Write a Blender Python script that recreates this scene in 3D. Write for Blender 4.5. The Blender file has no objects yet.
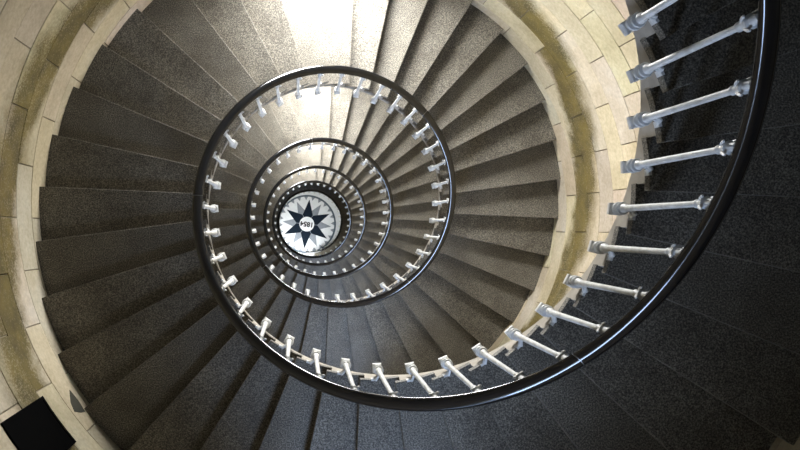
import bpy, bmesh, math, random
from mathutils import Vector, Matrix
random.seed(7)
SC = bpy.context.scene
COL = SC.collection
PI = math.pi
rad = math.radians

# ------------------------------------------------------------------ camera, world, exposure
R = 1.4                       # radius of the handrail helix (m)
ZC = 25.3 * R                 # camera height above the ground floor
cam_d = bpy.data.cameras.new('camera')
cam = bpy.data.objects.new('camera', cam_d)
COL.objects.link(cam)
cam.location = (-0.3813 * R, -0.2006 * R, ZC)
cam.rotation_euler = (0, 0, 0)            # straight down the well
cam_d.sensor_width = 36
cam_d.lens = 716 * 36 / 800
cam_d.shift_x = 100.76 / 800
cam_d.shift_y = 3.9 / 800
cam_d.clip_start = 0.05
cam_d.clip_end = 200
SC.camera = cam

world = bpy.data.worlds.new('sky')
SC.world = world
world.use_nodes = True
bg = world.node_tree.nodes['Background']
bg.inputs[0].default_value = (0.55, 0.68, 0.9, 1)
bg.inputs[1].default_value = 0.3
SC.view_settings.view_transform = 'Standard'
SC.view_settings.look = 'None'
SC.view_settings.gamma = 1
SC.view_settings.use_curve_mapping = False
SC.view_settings.exposure = -0.22
SC.cycles.max_bounces = 10
SC.cycles.diffuse_bounces = 1

P_BRIGHT = 590.0              # daylight entering by each window of the bright side (W)
P_SHADE = 190.0               # by each window of the shaded side
P_DOOR = 420.0

# ------------------------------------------------------------------ helix measures (t = degrees clockwise seen from above, going down)
K = 0.6788 * 716 / 720 * R    # drop per radian
D0 = 2.2672 * 716 / 720 * R   # depth of the rail under the camera at t = 0
PITCH = K * 2 * PI
RISE = PITCH / 36
TREAD = 0.60 * R              # tread nosing line under the rail axis
RW = 2.2 * R                  # wall face
RI = 1.035 * R                # open end of the steps
RB = 0.985 * R                # baluster circle
T_TOP, T_END = -257.5, 1902.5

def zrail(t): return ZC - (D0 + K * rad(t))
def ztread(t): return zrail(t) - TREAD
def pol(r, t, z): return (r * math.cos(-rad(t)), r * math.sin(-rad(t)), z)

# ------------------------------------------------------------------ materials
def newmat(name):
    m = bpy.data.materials.new(name); m.use_nodes = True
    nt = m.node_tree
    return m, nt, nt.nodes['Principled BSDF']
def N(nt, typ, **kw):
    n = nt.nodes.new(typ)
    for k, v in kw.items(): setattr(n, k, v)
    return n
def ramp(nt, src, stops):
    n = N(nt, 'ShaderNodeValToRGB')
    e = n.color_ramp.elements
    while len(e) > 2: e.remove(e[-1])
    for i, (p, c) in enumerate(stops):
        if i < 2: e[i].position = p
        else: e.new(p)
        e[i].color = c if len(c) == 4 else (*c, 1)
    nt.links.new(src, n.inputs[0])
    return n
def math_n(nt, op, a, b=None, c=None):
    n = N(nt, 'ShaderNodeMath', operation=op)
    for i, v in enumerate((a, b, c)):
        if v is None: continue
        if isinstance(v, (int, float)): n.inputs[i].default_value = v
        else: nt.links.new(v, n.inputs[i])
    return n.outputs[0]
def mix(nt, mode, fac, a, b):
    n = N(nt, 'ShaderNodeMix', data_type='RGBA', blend_type=mode)
    for sock, v in ((n.inputs[0], fac), (n.inputs[6], a), (n.inputs[7], b)):
        if isinstance(v, (int, float)): sock.default_value = v
        elif isinstance(v, tuple): sock.default_value = (*v, 1) if len(v) == 3 else v
        else: nt.links.new(v, sock)
    return n.outputs[2]
def noise(nt, vec, scale, detail=3, rough=0.55):
    n = N(nt, 'ShaderNodeTexNoise')
    n.inputs['Scale'].default_value = scale; n.inputs['Detail'].default_value = detail
    n.inputs['Roughness'].default_value = rough
    nt.links.new(vec, n.inputs['Vector'])
    return n.outputs['Fac']
def bump(nt, bsdf, h, strength, dist=0.01):
    b = N(nt, 'ShaderNodeBump')
    b.inputs['Strength'].default_value = strength; b.inputs['Distance'].default_value = dist
    nt.links.new(h, b.inputs['Height']); nt.links.new(b.outputs[0], bsdf.inputs['Normal'])

def mat_granite():
    m, nt, b = newmat('granite')
    pos = N(nt, 'ShaderNodeNewGeometry').outputs['Position']
    g = ramp(nt, noise(nt, pos, 95, 2, 0.7), [(0.33, (0.028, 0.025, 0.020)), (0.5, (0.122, 0.112, 0.093)), (0.68, (0.32, 0.30, 0.26))]).outputs[0]
    big = ramp(nt, noise(nt, pos, 2.3, 4, 0.6), [(0.3, (0.62, 0.58, 0.52)), (0.7, (1.15, 1.12, 1.05))]).outputs[0]
    c = mix(nt, 'MULTIPLY', 1.0, g, big)
    nt.links.new(c, b.inputs['Base Color'])
    b.inputs['Roughness'].default_value = 0.62
    bump(nt, b, noise(nt, pos, 120, 2, 0.6), 0.35, 0.004)
    return m

def limestone_color(nt, pos):
    big = noise(nt, pos, 1.7, 4, 0.6)
    c = ramp(nt, big, [(0.3, (0.47, 0.395, 0.265)), (0.52, (0.60, 0.52, 0.375)), (0.72, (0.66, 0.60, 0.475))]).outputs[0]
    fine = ramp(nt, noise(nt, pos, 26, 5, 0.65), [(0.3, (0.8, 0.78, 0.74)), (0.65, (1.04, 1.03, 1.02))]).outputs[0]
    return mix(nt, 'MULTIPLY', 1.0, c, fine)

def mat_limestone():
    m, nt, b = newmat('limestone')
    pos = N(nt, 'ShaderNodeNewGeometry').outputs['Position']
    nt.links.new(limestone_color(nt, pos), b.inputs['Base Color'])
    b.inputs['Roughness'].default_value = 0.8
    bump(nt, b, noise(nt, pos, 40, 4, 0.6), 0.2, 0.004)
    return m

def mat_wall_stone():
    """limestone blocks; a band of olive grime follows the stair at hand height"""
    m, nt, b = newmat('wall_limestone')
    pos = N(nt, 'ShaderNodeNewGeometry').outputs['Position']
    c = limestone_color(nt, pos)
    at = N(nt, 'ShaderNodeAttribute', attribute_name='tint')
    c = mix(nt, 'MULTIPLY', 1.0, c, at.outputs['Color'])
    sep = N(nt, 'ShaderNodeSeparateXYZ'); nt.links.new(pos, sep.inputs[0])
    th = math_n(nt, 'MULTIPLY', math_n(nt, 'ARCTAN2', sep.outputs[1], sep.outputs[0]), -1.0)
    zt = math_n(nt, 'SUBTRACT', ZC - D0 - TREAD, math_n(nt, 'MULTIPLY', th, K))
    h = math_n(nt, 'FLOORED_MODULO', math_n(nt, 'SUBTRACT', sep.outputs[2], zt), PITCH)
    wob = math_n(nt, 'MULTIPLY', math_n(nt, 'SUBTRACT', noise(nt, pos, 2.6, 4, 0.6), 0.5), 0.55)
    hw = math_n(nt, 'ADD', h, wob)
    band = ramp(nt, math_n(nt, 'DIVIDE', hw, 2.0), [(0.20, (0, 0, 0)), (0.30, (1, 1, 1)), (0.47, (1, 1, 1)), (0.66, (0, 0, 0))]).outputs[0]
    am = N(nt, 'ShaderNodeAttribute', attribute_name='grime')
    spot = ramp(nt, noise(nt, pos, 55, 3, 0.7), [(0.35, (0.5, 0.5, 0.5)), (0.6, (1, 1, 1))]).outputs[0]
    fac = math_n(nt, 'MULTIPLY', math_n(nt, 'MULTIPLY', band, am.outputs['Fac']), spot)
    moss = ramp(nt, noise(nt, pos, 4.0, 4, 0.6), [(0.3, (0.055, 0.040, 0.004)), (0.7, (0.165, 0.118, 0.018))]).outputs[0]
    c = mix(nt, 'MIX', math_n(nt, 'MINIMUM', math_n(nt, 'MULTIPLY', fac, 1.5), 0.95), c, moss)
    nt.links.new(c, b.inputs['Base Color'])
    b.inputs['Roughness'].default_value = 0.75
    bump(nt, b, noise(nt, pos, 30, 5, 0.6), 0.18, 0.006)
    return m

def mat_plain(name, col, rough=0.5, metal=0.0, spec=0.5, coat=0.0, vary=0.12, scale=8):
    m, nt, b = newmat(name)
    pos = N(nt, 'ShaderNodeNewGeometry').outputs['Position']
    lo = tuple(x * (1 - vary) for x in col); hi = tuple(min(1, x * (1 + vary)) for x in col)
    nt.links.new(ramp(nt, noise(nt, pos, scale, 4), [(0.3, lo), (0.7, hi)]).outputs[0], b.inputs['Base Color'])
    b.inputs['Roughness'].default_value = rough; b.inputs['Metallic'].default_value = metal
    b.inputs['Specular IOR Level'].default_value = spec; b.inputs['Coat Weight'].default_value = coat
    return m

def mat_paint():
    m, nt, b = newmat('white_iron_paint')
    pos = N(nt, 'ShaderNodeNewGeometry').outputs['Position']
    c = ramp(nt, noise(nt, pos, 14, 4), [(0.3, (0.50, 0.48, 0.43)), (0.6, (0.70, 0.69, 0.65))]).outputs[0]
    rust = ramp(nt, noise(nt, pos, 45, 4, 0.7), [(0.64, (0, 0, 0)), (0.74, (1, 1, 1))]).outputs[0]
    c = mix(nt, 'MIX', math_n(nt, 'MULTIPLY', rust, 0.7), c, (0.16, 0.12, 0.08))
    nt.links.new(c, b.inputs['Base Color']); b.inputs['Roughness'].default_value = 0.45
    return m

def mat_day(name, col, strength):
    m, nt, b = newmat(name)
    b.inputs['Base Color'].default_value = (0.7, 0.75, 0.8, 1)
    b.inputs['Roughness'].default_value = 0.2
    b.inputs['Emission Color'].default_value = (*col, 1)
    b.inputs['Emission Strength'].default_value = strength
    return m

GRANITE = mat_granite(); LIME = mat_limestone(); STRING = mat_plain('string_stone', (0.34, 0.30, 0.24), 0.8, vary=0.2); WALL = mat_wall_stone()
MORTAR = mat_plain('mortar', (0.30, 0.25, 0.17), 0.9)
PAINT = mat_paint()
RAIL = mat_plain('black_rail_lacquer', (0.004, 0.0045, 0.006), 0.11, spec=0.5, vary=0.3)
COLLAR = mat_plain('worn_steel', (0.18, 0.18, 0.18), 0.35, metal=0.8)
HATCH = mat_plain('black_steel', (0.0015, 0.0015, 0.0015), 0.8, spec=0.03)
PATCH = mat_plain('grey_mortar', (0.055, 0.052, 0.036), 0.9)
M_WHITE = mat_plain('white_marble', (0.84, 0.85, 0.86), 0.3, vary=0.04)
M_GREY = mat_plain('grey_marble', (0.27, 0.29, 0.32), 0.5, vary=0.1)
M_DARK = mat_plain('dark_blue_marble', (0.006, 0.013, 0.024), 0.5, spec=0.2, vary=0.25)
M_RING = mat_plain('slate_marble', (0.10, 0.13, 0.16), 0.5)
M_BLACK = mat_plain('black_inlay', (0.02, 0.02, 0.02), 0.4)
FLOORM = mat_plain('floor_limestone', (0.46, 0.43, 0.37), 0.6)
FRAME = mat_plain('window_frame_paint', (0.55, 0.55, 0.52), 0.5)
DAY_W = mat_day('daylit_glass', (0.95, 0.98, 1.0), 12.0)
DAY_B = mat_day('daylit_glass_north', (0.50, 0.68, 1.0), 4.0)
DAY_D = mat_day('daylit_doorway_glass', (0.92, 0.97, 1.0), 6.0)

# ------------------------------------------------------------------ mesh helpers
def obj(name, mesh, mat=None, parent=None, loc=None, rz=None):
    o = bpy.data.objects.new(name, mesh)
    COL.objects.link(o)
    if mat is not None and mesh is not None and not mesh.materials: mesh.materials.append(mat)
    if parent is not None: o.parent = parent
    if loc is not None: o.location = loc
    if rz is not None: o.rotation_euler = (0, 0, rz)
    return o
def from_bm(bm, name, smooth=False):
    bmesh.ops.recalc_face_normals(bm, faces=bm.faces)
    me = bpy.data.meshes.new(name); bm.to_mesh(me); bm.free()
    if smooth:
        for p in me.polygons: p.use_smooth = True
    return me
def mesh(name, v, f, smooth=False):
    bm = bmesh.new()
    vs = [bm.verts.new(p) for p in v]
    for q in f: bm.faces.new([vs[i] for i in q])
    return from_bm(bm, name, smooth)
def lathe_into(v, f, prof, seg, cx=0, cy=0, cap=True):
    b = len(v)
    for r, z in prof:
        for i in range(seg):
            a = 2 * PI * i / seg
            v.append((cx + r * math.cos(a), cy + r * math.sin(a), z))
    n = len(prof)
    for j in range(n - 1):
        for i in range(seg):
            k = (i + 1) % seg
            f.append((b + j * seg + i, b + j * seg + k, b + (j + 1) * seg + k, b + (j + 1) * seg + i))
    if cap:
        f.append(tuple(b + i for i in range(seg)))
        f.append(tuple(b + (n - 1) * seg + i for i in range(seg)))
def box_into(v, f, x0, x1, y0, y1, z0, z1):
    b = len(v)
    v += [(x0, y0, z0), (x1, y0, z0), (x1, y1, z0), (x0, y1, z0), (x0, y0, z1), (x1, y0, z1), (x1, y1, z1), (x0, y1, z1)]
    f += [tuple(b + i for i in q) for q in ((0, 3, 2, 1), (4, 5, 6, 7), (0, 1, 5, 4), (1, 2, 6, 5), (2, 3, 7, 6), (3, 0, 4, 7))]
def tube_into(v, f, pts, rr, seg=8):
    b = len(v); n = len(pts); pts = [Vector(p) for p in pts]
    for i, p in enumerate(pts):
        d = (pts[min(i + 1, n - 1)] - pts[max(i - 1, 0)]).normalized()
        up = Vector((0, 1, 0)) if abs(d.y) < 0.9 else Vector((1, 0, 0))
        s = d.cross(up).normalized(); u = s.cross(d)
        r = rr[i] if isinstance(rr, (list, tuple)) else rr
        for k in range(seg):
            a = 2 * PI * k / seg
            v.append(tuple(p + s * (r * math.cos(a)) + u * (r * math.sin(a))))
    for i in range(n - 1):
        for k in range(seg):
            q = (k + 1) % seg
            f.append((b + i * seg + k, b + i * seg + q, b + (i + 1) * seg + q, b + (i + 1) * seg + k))
    f.append(tuple(b + k for k in range(seg))); f.append(tuple(b + (n - 1) * seg + k for k in range(seg)))

# ------------------------------------------------------------------ wall: windows first (openings), then blocks
CH = 0.36
def course_z(n): return ZC - 6.09 - CH * n            # top edge of course n (n grows downwards)
N_TOP = -27
N_BOT = int(math.ceil((ZC - 6.09) / CH))
WINDOWS = []                                           # (t centre mod 360, half width deg, first course, last course + 1, pane material)
def add_window(t, kind):
    zt = ztread(t)
    n0 = round((ZC - 6.09 - (zt + (1.75 if kind == 'W' else 4.1))) / CH); n1 = n0 + (4 if kind == 'W' else 9)
    WINDOWS.append((t % 360, 11.0 if kind == 'W' else 6.5, n0, n1, kind, t))
for n in range(0, 4): add_window(270 + 360 * n, 'W')
for n in range(0, 5): add_window(91 + 360 * n, 'B')
DOOR_T = 120.0
WINDOWS.append((DOOR_T, 14.0, N_BOT - 7, N_BOT, 'D', DOOR_T))

NODES = [(158.5, -3), (213, 0), (330, 7), (348, 8), (366, 9), (518.5, 17)]
def joint_angle(u):
    u = (u + 3) % 20 - 3
    for (a, ua), (b, ub) in zip(NODES, NODES[1:]):
        if ua <= u <= ub: return a + (b - a) * (u - ua) / (ub - ua)
def course_spans(n):
    off = 0.0 if n % 2 == 0 else -0.5
    # even courses on the left keep joints at 213 + 18k, odd ones between
    ang = sorted(joint_angle(k + off) % 360 for k in range(20))
    spans = []
    for i, a in enumerate(ang):
        b = ang[(i + 1) % 20]
        if b <= a: b += 360
        spans.append((a, b))
    return spans
def clip(spans, n):
    for (tc, hw, n0, n1, kind, t) in WINDOWS:
        if not (n0 <= n < n1): continue
        out = []
        for a, b in spans:
            for sh in (-360, 0, 360):
                w0, w1 = tc - hw + sh, tc + hw + sh
                if w0 < b and w1 > a:
                    if w0 - a > 1.2: out.append((a, w0))
                    if b - w1 > 1.2: out.append((w1, b))
                    break
            else: out.append((a, b))
        spans = out
    return spans
GAP = 0.0032
def block_geo(v, f, a, b, z0, z1, r0, r1=RW + 0.16):
    g = math.degrees(GAP / RW); a += g; b -= g; z0 += GAP; z1 -= GAP
    bev = 0.004; gb = math.degrees(bev / RW)
    k = max(2, int(round((b - a) / 3.0)))
    base = len(v)
    # rows: back bottom, chamfer bottom, face bottom, face top, chamfer top, back top
    rows = [(r1, z0, 0), (r0 + bev, z0, 0), (r0, z0 + bev, 1), (r0, z1 - bev, 1), (r0 + bev, z1, 0), (r1, z1, 0)]
    for r, z, inn in rows:
        for i in range(k + 1):
            t = a + (b - a) * i / k
            if inn and i == 0: t += gb
            if inn and i == k: t -= gb
            v.append(pol(r, t, z))
    w = k + 1
    for j in range(5):
        for i in range(k):
            f.append((base + j * w + i, base + j * w + i + 1, base + (j + 1) * w + i + 1, base + (j + 1) * w + i))
    f.append(tuple(base + j * w for j in range(6)))
    f.append(tuple(base + j * w + k for j in range(5, -1, -1)))
FPX = 716.0
def screen(p):
    d = ZC - p[2]
    if d < 0.3: return None
    return (299.24 + FPX * (p[0] - cam.location.x) / d, 228.9 - FPX * (p[1] - cam.location.y) / d)
def grime_of(t, zc):
    h = (zc - ztread(t)) % PITCH
    if h < 0.40 or h > 1.5: return 0.12
    return random.uniform(0.75, 1.0)
rest_v, rest_f, rest_a = [], [], []
near = []
for n in range(N_TOP, N_BOT):
    z1, z0 = course_z(n), max(0.0, course_z(n + 1))
    if z1 - z0 < 0.03: continue
    for a, b in clip(course_spans(n), n):
        tm, zm = (a + b) / 2, (z0 + z1) / 2
        r0 = RW + random.uniform(-0.004, 0.003)
        tn = random.uniform(0.86, 1.08)
        tint = (tn * random.uniform(0.97, 1.03), tn * random.uniform(0.965, 1.015), tn * random.uniform(0.9, 1.06), 1)
        gr = grime_of(tm % 360, zm)
        s = [screen(pol(RW, tt, zz)) for tt in (a, tm, b) for zz in (z0, z1)]
        vis = any(q and -15 < q[0] < 815 and -15 < q[1] < 465 for q in s)
        # seen only between a flight and the one above it on the first two turns
        ok = vis and any(-0.45 < zm - ztread(tm % 360 + 360 * k) < hi for k, hi in ((0, 2.6), (1, 2.9)) if (k == 0 and tm % 360 > 85) or (k == 1 and tm % 360 < 85))
        if ok: near.append((a, b, z0, z1, r0, tint, gr))
        else:
            i0 = len(rest_v); block_geo(rest_v, rest_f, a, b, z0, z1, r0)
            rest_a.append((len(rest_v) - i0, tint, gr))
print('near blocks', len(near))
def set_attr(me, data):
    tints, gr_ = [], []
    for cnt, tint, gr in data:
        tints += list(tint) * cnt; gr_ += [gr] * cnt
    me.attributes.new('tint', 'FLOAT_COLOR', 'POINT')
    me.attributes['tint'].data.foreach_set('color', tints)
    me.attributes.new('grime', 'FLOAT', 'POINT')
    me.attributes['grime'].data.foreach_set('value', gr_)
# mortar core of the wall with the same openings
cv, cf = [], []
edges = sorted(set([i * 4.0 for i in range(90)] + [w % 360 for W in WINDOWS for w in (W[0] - W[1], W[0] + W[1])]))
for n in range(N_TOP, N_BOT):
    z1, z0 = course_z(n), max(0.0, course_z(n + 1))
    for i, a in enumerate(edges):
        b = edges[i + 1] if i + 1 < len(edges) else edges[0] + 360
        tm = (a + b) / 2
        if any(W[2] <= n < W[3] and abs((tm - W[0] + 180) % 360 - 180) < W[1] for W in WINDOWS): continue
        k = len(cv)
        cv += [pol(RW + 0.012, a, z0), pol(RW + 0.012, b, z0), pol(RW + 0.012, b, z1), pol(RW + 0.012, a, z1)]
        cf.append((k, k + 1, k + 2, k + 3))
wall = obj('wall_tower', mesh('wall_core', cv, cf), MORTAR)
wall['kind'] = 'structure'
me = mesh('stone_courses', rest_v, rest_f)
set_attr(me, rest_a)
o = obj('stone_courses', me, WALL, wall); o['kind'] = 'stuff'
for (a, b, z0, z1, r0, tint, gr) in near:
    v, f = [], []; block_geo(v, f, a, b, z0, z1, r0)
    me = mesh('stone_block', v, f); set_attr(me, [(len(v), tint, gr)])
    obj('stone_block', me, WALL, wall)

# window reveals, frames, panes
for i, (tc, hw, n0, n1, kind, t) in enumerate(WINDOWS):
    z1, z0 = course_z(n0), max(0.0, course_z(n1))
    r1 = RW + (0.95 if kind == 'B' else 0.38)
    name = 'door_1' if kind == 'D' else 'window_%d' % (i + 1)
    v, f = [], []
    sp = 1.6 if kind == 'B' else 0.8
    A, B = (tc - hw, tc + hw)
    ins = [pol(RW, A, z0), pol(RW, B, z0), pol(RW, B, z1), pol(RW, A, z1)]
    out = [pol(r1, A + sp, z0), pol(r1, B - sp, z0), pol(r1, B - sp, z1), pol(r1, A + sp, z1)]
    v = ins + out
    f = [(0, 1, 5, 4), (1, 2, 6, 5), (2, 3, 7, 6), (3, 0, 4, 7)]
    w = obj(name, mesh('reveal', v, f), LIME); w['kind'] = 'structure'
    c = [Vector(p) for p in out]
    inward = -Vector((math.cos(-rad(tc)), math.sin(-rad(tc)), 0))
    ux = (c[1] - c[0]).normalized(); W_ = (c[1] - c[0]).length; H_ = z1 - z0
    def bars(name, rects, m, d0, d1):
        v, f = [], []
        for (x0, x1, y0, y1) in rects:
            k = len(v)
            for d in (d0, d1):
                for x, y in ((x0, y0), (x1, y0), (x1, y1), (x0, y1)):
                    v.append(tuple(c[0] + ux * x + Vector((0, 0, y)) + inward * d))
            f += [tuple(k + q for q in s) for s in ((0, 1, 2, 3), (4, 5, 6, 7), (0, 1, 5, 4), (1, 2, 6, 5), (2, 3, 7, 6), (3, 0, 4, 7))]
        return obj(name, mesh(name, v, f), m, w)
    fr = 0.06
    bars('window_frame' if kind != 'D' else 'door_frame', [(0, fr, 0, H_), (W_ - fr, W_, 0, H_), (fr, W_ - fr, 0, fr), (fr, W_ - fr, H_ - fr, H_)], FRAME, 0.0, 0.07)
    bars('glazing_bar', [(W_ / 2 - 0.015, W_ / 2 + 0.015, fr, H_ - fr)], FRAME, 0.01, 0.05)
    bars('glazing_bar', [(fr, W_ - fr, H_ / 2 - 0.015, H_ / 2 + 0.015)], FRAME, 0.012, 0.045)
    la = bpy.data.lights.new('daylight', 'AREA'); la.shape = 'RECTANGLE'
    la.size = W_ - 2 * fr; la.size_y = H_ - 2 * fr
    la.color = {'W': (0.97, 0.985, 1.0), 'B': (0.47, 0.64, 1.0), 'D': (0.92, 0.97, 1.0)}[kind]
    la.energy = {'W': P_BRIGHT, 'B': P_SHADE * (1.2 if t < 200 else 1.8), 'D': P_DOOR}[kind]
    la.spread = rad(165)
    lo = bpy.data.objects.new('daylight', la); COL.objects.link(lo)
    lo.parent = w
    lo.location = (c[0] + c[1] + c[2] + c[3]) / 4 + inward * 0.10
    side = Vector((-inward.y, inward.x, 0)) * (0.22 if kind == 'W' else 0.0)
    aim = (inward + side).normalized() * math.cos(rad(0 if kind == 'W' else 20)) - Vector((0, 0, math.sin(rad(0 if kind == 'W' else 20))))
    lo.rotation_euler = aim.to_track_quat('-Z', 'Y').to_euler()
    bars('pane', [(fr, W_ - fr, fr, H_ - fr)], {'W': DAY_W, 'B': DAY_B, 'D': DAY_D}[kind], 0.0, 0.01)

# ------------------------------------------------------------------ ceiling and ground floor
def disc(name, r, z0, z1, seg=72, cx=0, cy=0, r_in=0.0):
    v, f = [], []
    for i in range(seg):
        a = 2 * PI * i / seg
        for r_, z in ((r_in, z0), (r, z0), (r, z1), (r_in, z1)):
            v.append((cx + r_ * math.cos(a), cy + r_ * math.sin(a), z))
    for i in range(seg):
        b, e = i * 4, ((i + 1) % seg) * 4
        for j in range(4):
            k = (j + 1) % 4
            if r_in == 0 and j == 3: continue
            q = [b + j, b + k, e + k, e + j]
            f.append(tuple(q))
    bm = bmesh.new()
    vs = [bm.verts.new(p) for p in v]
    for q in f: bm.faces.new([vs[i] for i in q])
    if r_in == 0: bmesh.ops.remove_doubles(bm, verts=bm.verts, dist=1e-6)
    return from_bm(bm, name)
ce = obj('ceiling', disc('ceiling', RW + 0.3, ZC + 3.4, ZC + 3.6), LIME); ce['kind'] = 'structure'
fl = obj('floor', disc('floor', RW + 0.6, -0.25, 0.0), FLOORM); fl['kind'] = 'structure'
SX, SY = -0.113 * R, -0.03 * R
obj('white_field', disc('white_field', 1.25 * R, -0.01, 0.004, cx=SX, cy=SY), M_WHITE, fl)
obj('border_ring', disc('border_ring', 1.03 * R, -0.005, 0.007, cx=SX, cy=SY, r_in=0.97 * R), M_RING, fl)
def star_pt(name, ang, r_tip, r_base, half, m, z):
    """kite from the hub to a tip; ang = degrees clockwise on plan"""
    def P(r, a, zz): return (SX + r * math.cos(-rad(a)), SY + r * math.sin(-rad(a)), zz)
    ring = [P(0.05, ang, 0), P(r_base, ang - half, 0), P(r_tip, ang, 0), P(r_base, ang + half, 0)]
    v = [(x, y, -0.002) for x, y, _ in ring] + [(x, y, z) for x, y, _ in ring]
    f = [(3, 2, 1, 0), (4, 5, 6, 7)] + [(i, (i + 1) % 4, (i + 1) % 4 + 4, i + 4) for i in range(4)]
    return obj(name, mesh(name, v, f), m, fl)
A0 = -84.0
for i in range(6): star_pt('grey_star_point', A0 + 30 + 60 * i, 0.86 * R, 0.39 * R, 27, M_GREY, 0.008)
for i in range(6): star_pt('dark_star_point', A0 + 60 * i, 0.875 * R, 0.37 * R, 29, M_DARK, 0.012)
for i in range(24):                                       # small triangles pointing in from the border ring
    a = A0 + 7.5 + 15 * i
    def P(r, q): return (SX + r * math.cos(-rad(q)), SY + r * math.sin(-rad(q)))
    p = [P(0.975 * R, a - 4), P(0.845 * R, a), P(0.975 * R, a + 4)]
    v = [(x, y, -0.002) for x, y in p] + [(x, y, 0.006) for x, y in p]
    obj('border_triangle', mesh('border_triangle', v, [(2, 1, 0), (3, 4, 5), (0, 1, 4, 3), (1, 2, 5, 4), (2, 0, 3, 5)]), M_GREY, fl)
obj('centre_disc', disc('centre_disc', 0.26 * R, 0.0, 0.016, 40, SX, SY), M_WHITE, fl)
cu = bpy.data.curves.new('date', 'FONT'); cu.body = '1854'; cu.size = 0.33; cu.extrude = 0.003
cu.align_x = 'CENTER'; cu.align_y = 'CENTER'; cu.offset = 0.012
tmp = bpy.data.objects.new('tmp', cu); COL.objects.link(tmp)
bpy.context.view_layer.update()
me = bpy.data.meshes.new_from_object(tmp.evaluated_get(bpy.context.evaluated_depsgraph_get()))
bpy.data.objects.remove(tmp)
obj('date_numerals', me, M_BLACK, fl, (SX, SY, 0.019), rad(172))

# ------------------------------------------------------------------ staircase
stair = bpy.data.objects.new('spiral_staircase', None); COL.objects.link(stair)
stair['label'] = 'long spiral staircase of dark speckled stone treads winding down around the open well'
stair['category'] = 'staircase'
OV = 0.045; SLAB = 0.058; SOFF = 0.31
def wedge(off0, off1, z_top, z_bot, r0, r1, seg=4, bev=0.0):
    """sector from the line (nosing line + off0) back to (next nosing line + off1); local frame: nosing at t = 0, tread top at z = 0, up-stairs is t < 0"""
    def ang(base, off, r): return base - math.degrees(off / r)
    v, f = [], []
    nr = 5
    rs = [r0 + (r1 - r0) * j / nr for j in range(nr + 1)]
    for j, r in enumerate(rs):
        a0, a1 = ang(0, off0, r), ang(-10, off1, r)
        for i in range(seg + 1):
            t = a0 + (a1 - a0) * i / seg
            v.append(pol(r, t, z_top(t))); v.append(pol(r, t, z_bot(t)))
    w = (seg + 1) * 2
    for j in range(nr):
        for i in range(seg):
            p = j * w + i * 2
            f.append((p, p + 2, p + w + 2, p + w)); f.append((p + 1, p + w + 1, p + w + 3, p + 3))
        p = j * w; f.append((p, p + w, p + w + 1, p + 1))
        p = j * w + seg * 2; f.append((p, p + 1, p + w + 1, p + w))
    for i in range(seg):
        p = i * 2; f.append((p, p + 1, p + 3, p + 2))
        p = nr * w + i * 2; f.append((p, p + 2, p + 3, p + 1))
    bm = bmesh.new()
    vs = [bm.verts.new(p) for p in v]
    for q in f: bm.faces.new([vs[i] for i in q])
    bmesh.ops.recalc_face_normals(bm, faces=bm.faces)
    if bev:
        ed = [e for e in bm.edges if len(e.link_faces) == 2 and e.calc_face_angle() > 1.0 and all(abs(q.co.z) < 1e-5 for q in e.verts)
              and min(math.hypot(q.co.x, q.co.y) for q in e.verts) < r1 - 0.01]
        front = [e for e in ed if not all(math.degrees(math.atan2(q.co.y, q.co.x)) > 9.5 for q in e.verts)]
        bmesh.ops.bevel(bm, geom=front, offset=bev, segments=2, profile=0.5, affect='EDGES')
    return from_bm(bm, 'step')
tread_me = wedge(0.0, OV + 0.004, lambda t: 0.0, lambda t: -SLAB, RI - 0.006, RW, 4, 0.0035)
tread_me.materials.append(GRANITE)
body_me = wedge(OV, OV, lambda t: -SLAB, lambda t: -SOFF - RISE * t / 10.0, RI, RW, 4)
body_me.materials.append(STRING)
t = T_TOP
while t <= T_END + 0.01:
    z = ztread(t)
    if z > 0.25:
        s = obj('step', body_me, None, stair, (0, 0, z), -rad(t))
        obj('tread', tread_me, None, s)
    t += 10
# landing at the head of the stairs
zl = ztread(T_TOP - 10)
v, f = [], []
for i in range(13):
    tt = T_TOP - 10 - math.degrees(OV / RI) + (-85) * i / 12
    for r, zz in ((RI, zl), (RW, zl), (RW, zl - 0.25), (RI, zl - 0.25)): v.append(pol(r, tt, zz))
for i in range(12):
    for j in range(4):
        f.append((i * 4 + j, i * 4 + (j + 1) % 4, i * 4 + 4 + (j + 1) % 4, i * 4 + 4 + j))
f += [(0, 1, 2, 3), (48, 49, 50, 51)]
obj('landing', mesh('landing', v, f), LIME, stair)

# ------------------------------------------------------------------ balustrade
bal = bpy.data.objects.new('iron_balustrade', None); COL.objects.link(bal)
bal['label'] = 'spiral balustrade of slim white iron balusters carrying a glossy black handrail'
bal['category'] = 'balustrade'
BT = -0.03                          # top of a baluster against the rail axis
BB = -0.73 * R * 0.994 - 0.045      # bottom end
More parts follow.
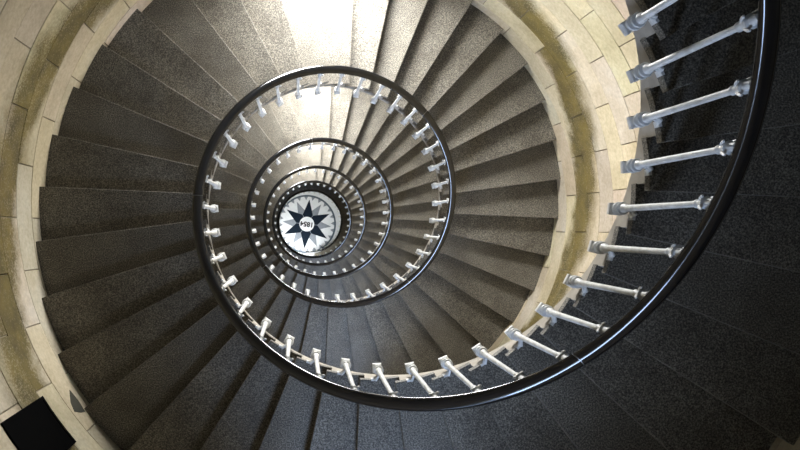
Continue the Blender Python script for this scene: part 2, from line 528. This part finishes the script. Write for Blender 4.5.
# local frame: +x points to the wall, +z up, origin on the rail axis
def shaft_geo(v, f, seg):
    lathe_into(v, f, [(0.0195, BB + 0.13), (0.019, BB + 0.25), (0.0165, BT - 0.30), (0.0155, BT - 0.115)], seg)
def capital_geo(v, f, seg):
    lathe_into(v, f, [(0.016, BT - 0.14), (0.022, BT - 0.13), (0.022, BT - 0.118), (0.018, BT - 0.112), (0.021, BT - 0.08), (0.029, BT - 0.058), (0.033, BT - 0.045), (0.022, BT - 0.036), (0.020, BT + 0.012)], seg)
    for a in range(4):              # leaf tips under the rail
        q = a * PI / 2 + PI / 4
        tube_into(v, f, [(0.020 * math.cos(q), 0.020 * math.sin(q), BT - 0.085), (0.036 * math.cos(q), 0.036 * math.sin(q), BT - 0.055), (0.046 * math.cos(q), 0.046 * math.sin(q), BT - 0.030)], [0.007, 0.009, 0.005], 5)
def base_geo(v, f, seg):
    h = 0.035; c = 0.006; b = len(v)
    rows = [(h - c, BB - 0.024), (h, BB - 0.024 + c), (h, BB + 0.012), (h - c, BB + 0.018)]
    for s, z in rows: v += [(-s, -s, z), (s, -s, z), (s, s, z), (-s, s, z)]
    for j in range(3):
        for i in range(4):
            k = (i + 1) % 4
            f.append((b + j * 4 + i, b + j * 4 + k, b + j * 4 + 4 + k, b + j * 4 + 4 + i))
    f.append((b, b + 3, b + 2, b + 1)); f.append((b + 12, b + 13, b + 14, b + 15))
    lathe_into(v, f, [(0.015, BB + 0.014), (0.015, BB + 0.050), (0.038, BB + 0.052), (0.042, BB + 0.062), (0.038, BB + 0.072), (0.015, BB + 0.075), (0.016, BB + 0.100), (0.036, BB + 0.102), (0.040, BB + 0.110), (0.036, BB + 0.118), (0.018, BB + 0.121), (0.020, BB + 0.132), (0.029, BB + 0.137), (0.027, BB + 0.152), (0.0195, BB + 0.175)], seg)
def bracket_geo(v, f, seg):
    x = RI - RB + 0.002
    tube_into(v, f, [(0.01, 0, BB + 0.115), (x * 0.45, -0.008, BB + 0.135), (x * 0.8, -0.030, BB + 0.13), (x - 0.004, -0.045, BB + 0.105)], [0.013, 0.012, 0.013, 0.016], seg)
    tube_into(v, f, [(0.012, 0, BB + 0.165), (x * 0.5, -0.010, BB + 0.165), (x - 0.006, -0.030, BB + 0.14)], [0.008, 0.009, 0.012], seg)
    box_into(v, f, x - 0.014, x + 0.002, -0.062, -0.028, BB + 0.075, BB + 0.130)
def part_mesh(name, fns, seg):
    v, f = [], []
    for fn in fns: fn(v, f, seg)
    me = mesh(name, v, f)
    for p in me.polygons: p.use_smooth = True
    me.set_sharp_from_angle(angle=rad(40)); me.materials.append(PAINT)
    return me
near_m = [part_mesh('shaft', [shaft_geo], 14), part_mesh('capital', [capital_geo], 14), part_mesh('base', [base_geo], 14), part_mesh('bracket', [bracket_geo], 8)]
far_m = part_mesh('baluster', [shaft_geo, capital_geo, base_geo, bracket_geo], 7)
t = -253.3
while t < T_END - 4:
    if zrail(t) + BB > 0.02:
        L = (RB * math.cos(-rad(t)), RB * math.sin(-rad(t)), zrail(t)); rz = -rad(t)
        if t < 520:
            b = obj('baluster', near_m[0], None, bal, L, rz)
            for nm, me in zip(('capital', 'base', 'bracket'), near_m[1:]): obj(nm, me, None, b)
        else: obj('baluster', far_m, None, bal, L, rz)
    t += 10
RAILP = [(-0.040, -0.014), (-0.045, 0.002), (-0.038, 0.020), (-0.022, 0.031), (0.0, 0.034), (0.022, 0.031), (0.038, 0.020), (0.045, 0.002), (0.040, -0.014), (0.024, -0.026), (-0.024, -0.026)]
def rail_mesh(t0, t1, scale=1.0, step=2.5):
    v, f = [], []
    n = max(1, int((t1 - t0) / step)); m = len(RAILP)
    for i in range(n + 1):
        tt = t0 + (t1 - t0) * i / n
        for x, z in RAILP: v.append(pol(R + x * scale, tt, zrail(tt) + z * scale))
    for i in range(n):
        for j in range(m):
            k = (j + 1) % m
            f.append((i * m + j, i * m + k, (i + 1) * m + k, (i + 1) * m + j))
    f.append(tuple(range(m))); f.append(tuple(n * m + j for j in range(m)))
    me = mesh('handrail', v, f)
    for p in me.polygons: p.use_smooth = True
    me.set_sharp_from_angle(angle=rad(50))
    return me
JOINTS = [T_TOP - 8, -89.75, 45.25, 180.25, 311, 406, 501]
while JOINTS[-1] < T_END - 130: JOINTS.append(JOINTS[-1] + 117)
JOINTS.append(T_END - 4)
for a, b in zip(JOINTS, JOINTS[1:]):
    h = obj('handrail', rail_mesh(a + 0.13, b - 0.13), RAIL, bal)
    if b < T_END - 10:
        obj('joint', rail_mesh(b - 0.2, b + 0.2, 0.93, 0.2), COLLAR, h)

# ------------------------------------------------------------------ hatch in the wall and mortar patch
def wall_panel(v, f, t0, t1, z0, z1, r0, r1, seg=4):
    b = len(v)
    for i in range(seg + 1):
        tt = t0 + (t1 - t0) * i / seg
        for r, z in ((r0, z0), (r0, z1), (r1, z1), (r1, z0)): v.append(pol(r, tt, z))
    for i in range(seg):
        for j in range(4):
            f.append((b + i * 4 + j, b + i * 4 + (j + 1) % 4, b + i * 4 + 4 + (j + 1) % 4, b + i * 4 + 4 + j))
    f.append(tuple(b + q for q in (0, 1, 2, 3))); f.append(tuple(b + seg * 4 + q for q in (3, 2, 1, 0)))
HT0, HT1, HZ0, HZ1 = 139.4, 148.0, ZC - 5.77, ZC - 4.97
hat = bpy.data.objects.new('wall_hatch', None); COL.objects.link(hat)
hat.location = pol(RW, (HT0 + HT1) / 2, HZ0)
hat['label'] = 'black rectangular metal hatch set flush in the pale stone wall'; hat['category'] = 'hatch'
def hatch_part(name, rects, r0, r1):
    v, f = [], []
    for q in rects: wall_panel(v, f, *q, r0, r1)
    L = hat.location
    v = [(x - L.x, y - L.y, z - L.z) for x, y, z in v]
    return obj(name, mesh(name, v, f), HATCH, hat)
e = 0.6; ez = 0.033
hatch_part('door_panel', [(HT0 + e, HT1 - e, HZ0 + ez, HZ1 - ez)], RW - 0.008, RW + 0.01)
hatch_part('frame', [(HT0, HT0 + e, HZ0, HZ1), (HT1 - e, HT1, HZ0, HZ1), (HT0 + e, HT1 - e, HZ0, HZ0 + ez), (HT0 + e, HT1 - e, HZ1 - ez, HZ1)], RW - 0.014, RW + 0.01)

pt = [(146.4, 0.09), (144.2, 0.03), (142.0, 0.02), (142.4, 0.12), (143.1, 0.22), (144.6, 0.20)]
v = [pol(r, a, ztread(a) + q) for r in (RW - 0.007, RW + 0.02) for a, q in pt]
f = [tuple(range(6)), tuple(range(11, 5, -1))] + [(i, (i + 1) % 6, (i + 1) % 6 + 6, i + 6) for i in range(6)]
obj('mortar_patch', mesh('mortar_patch', v, f), PATCH, wall)
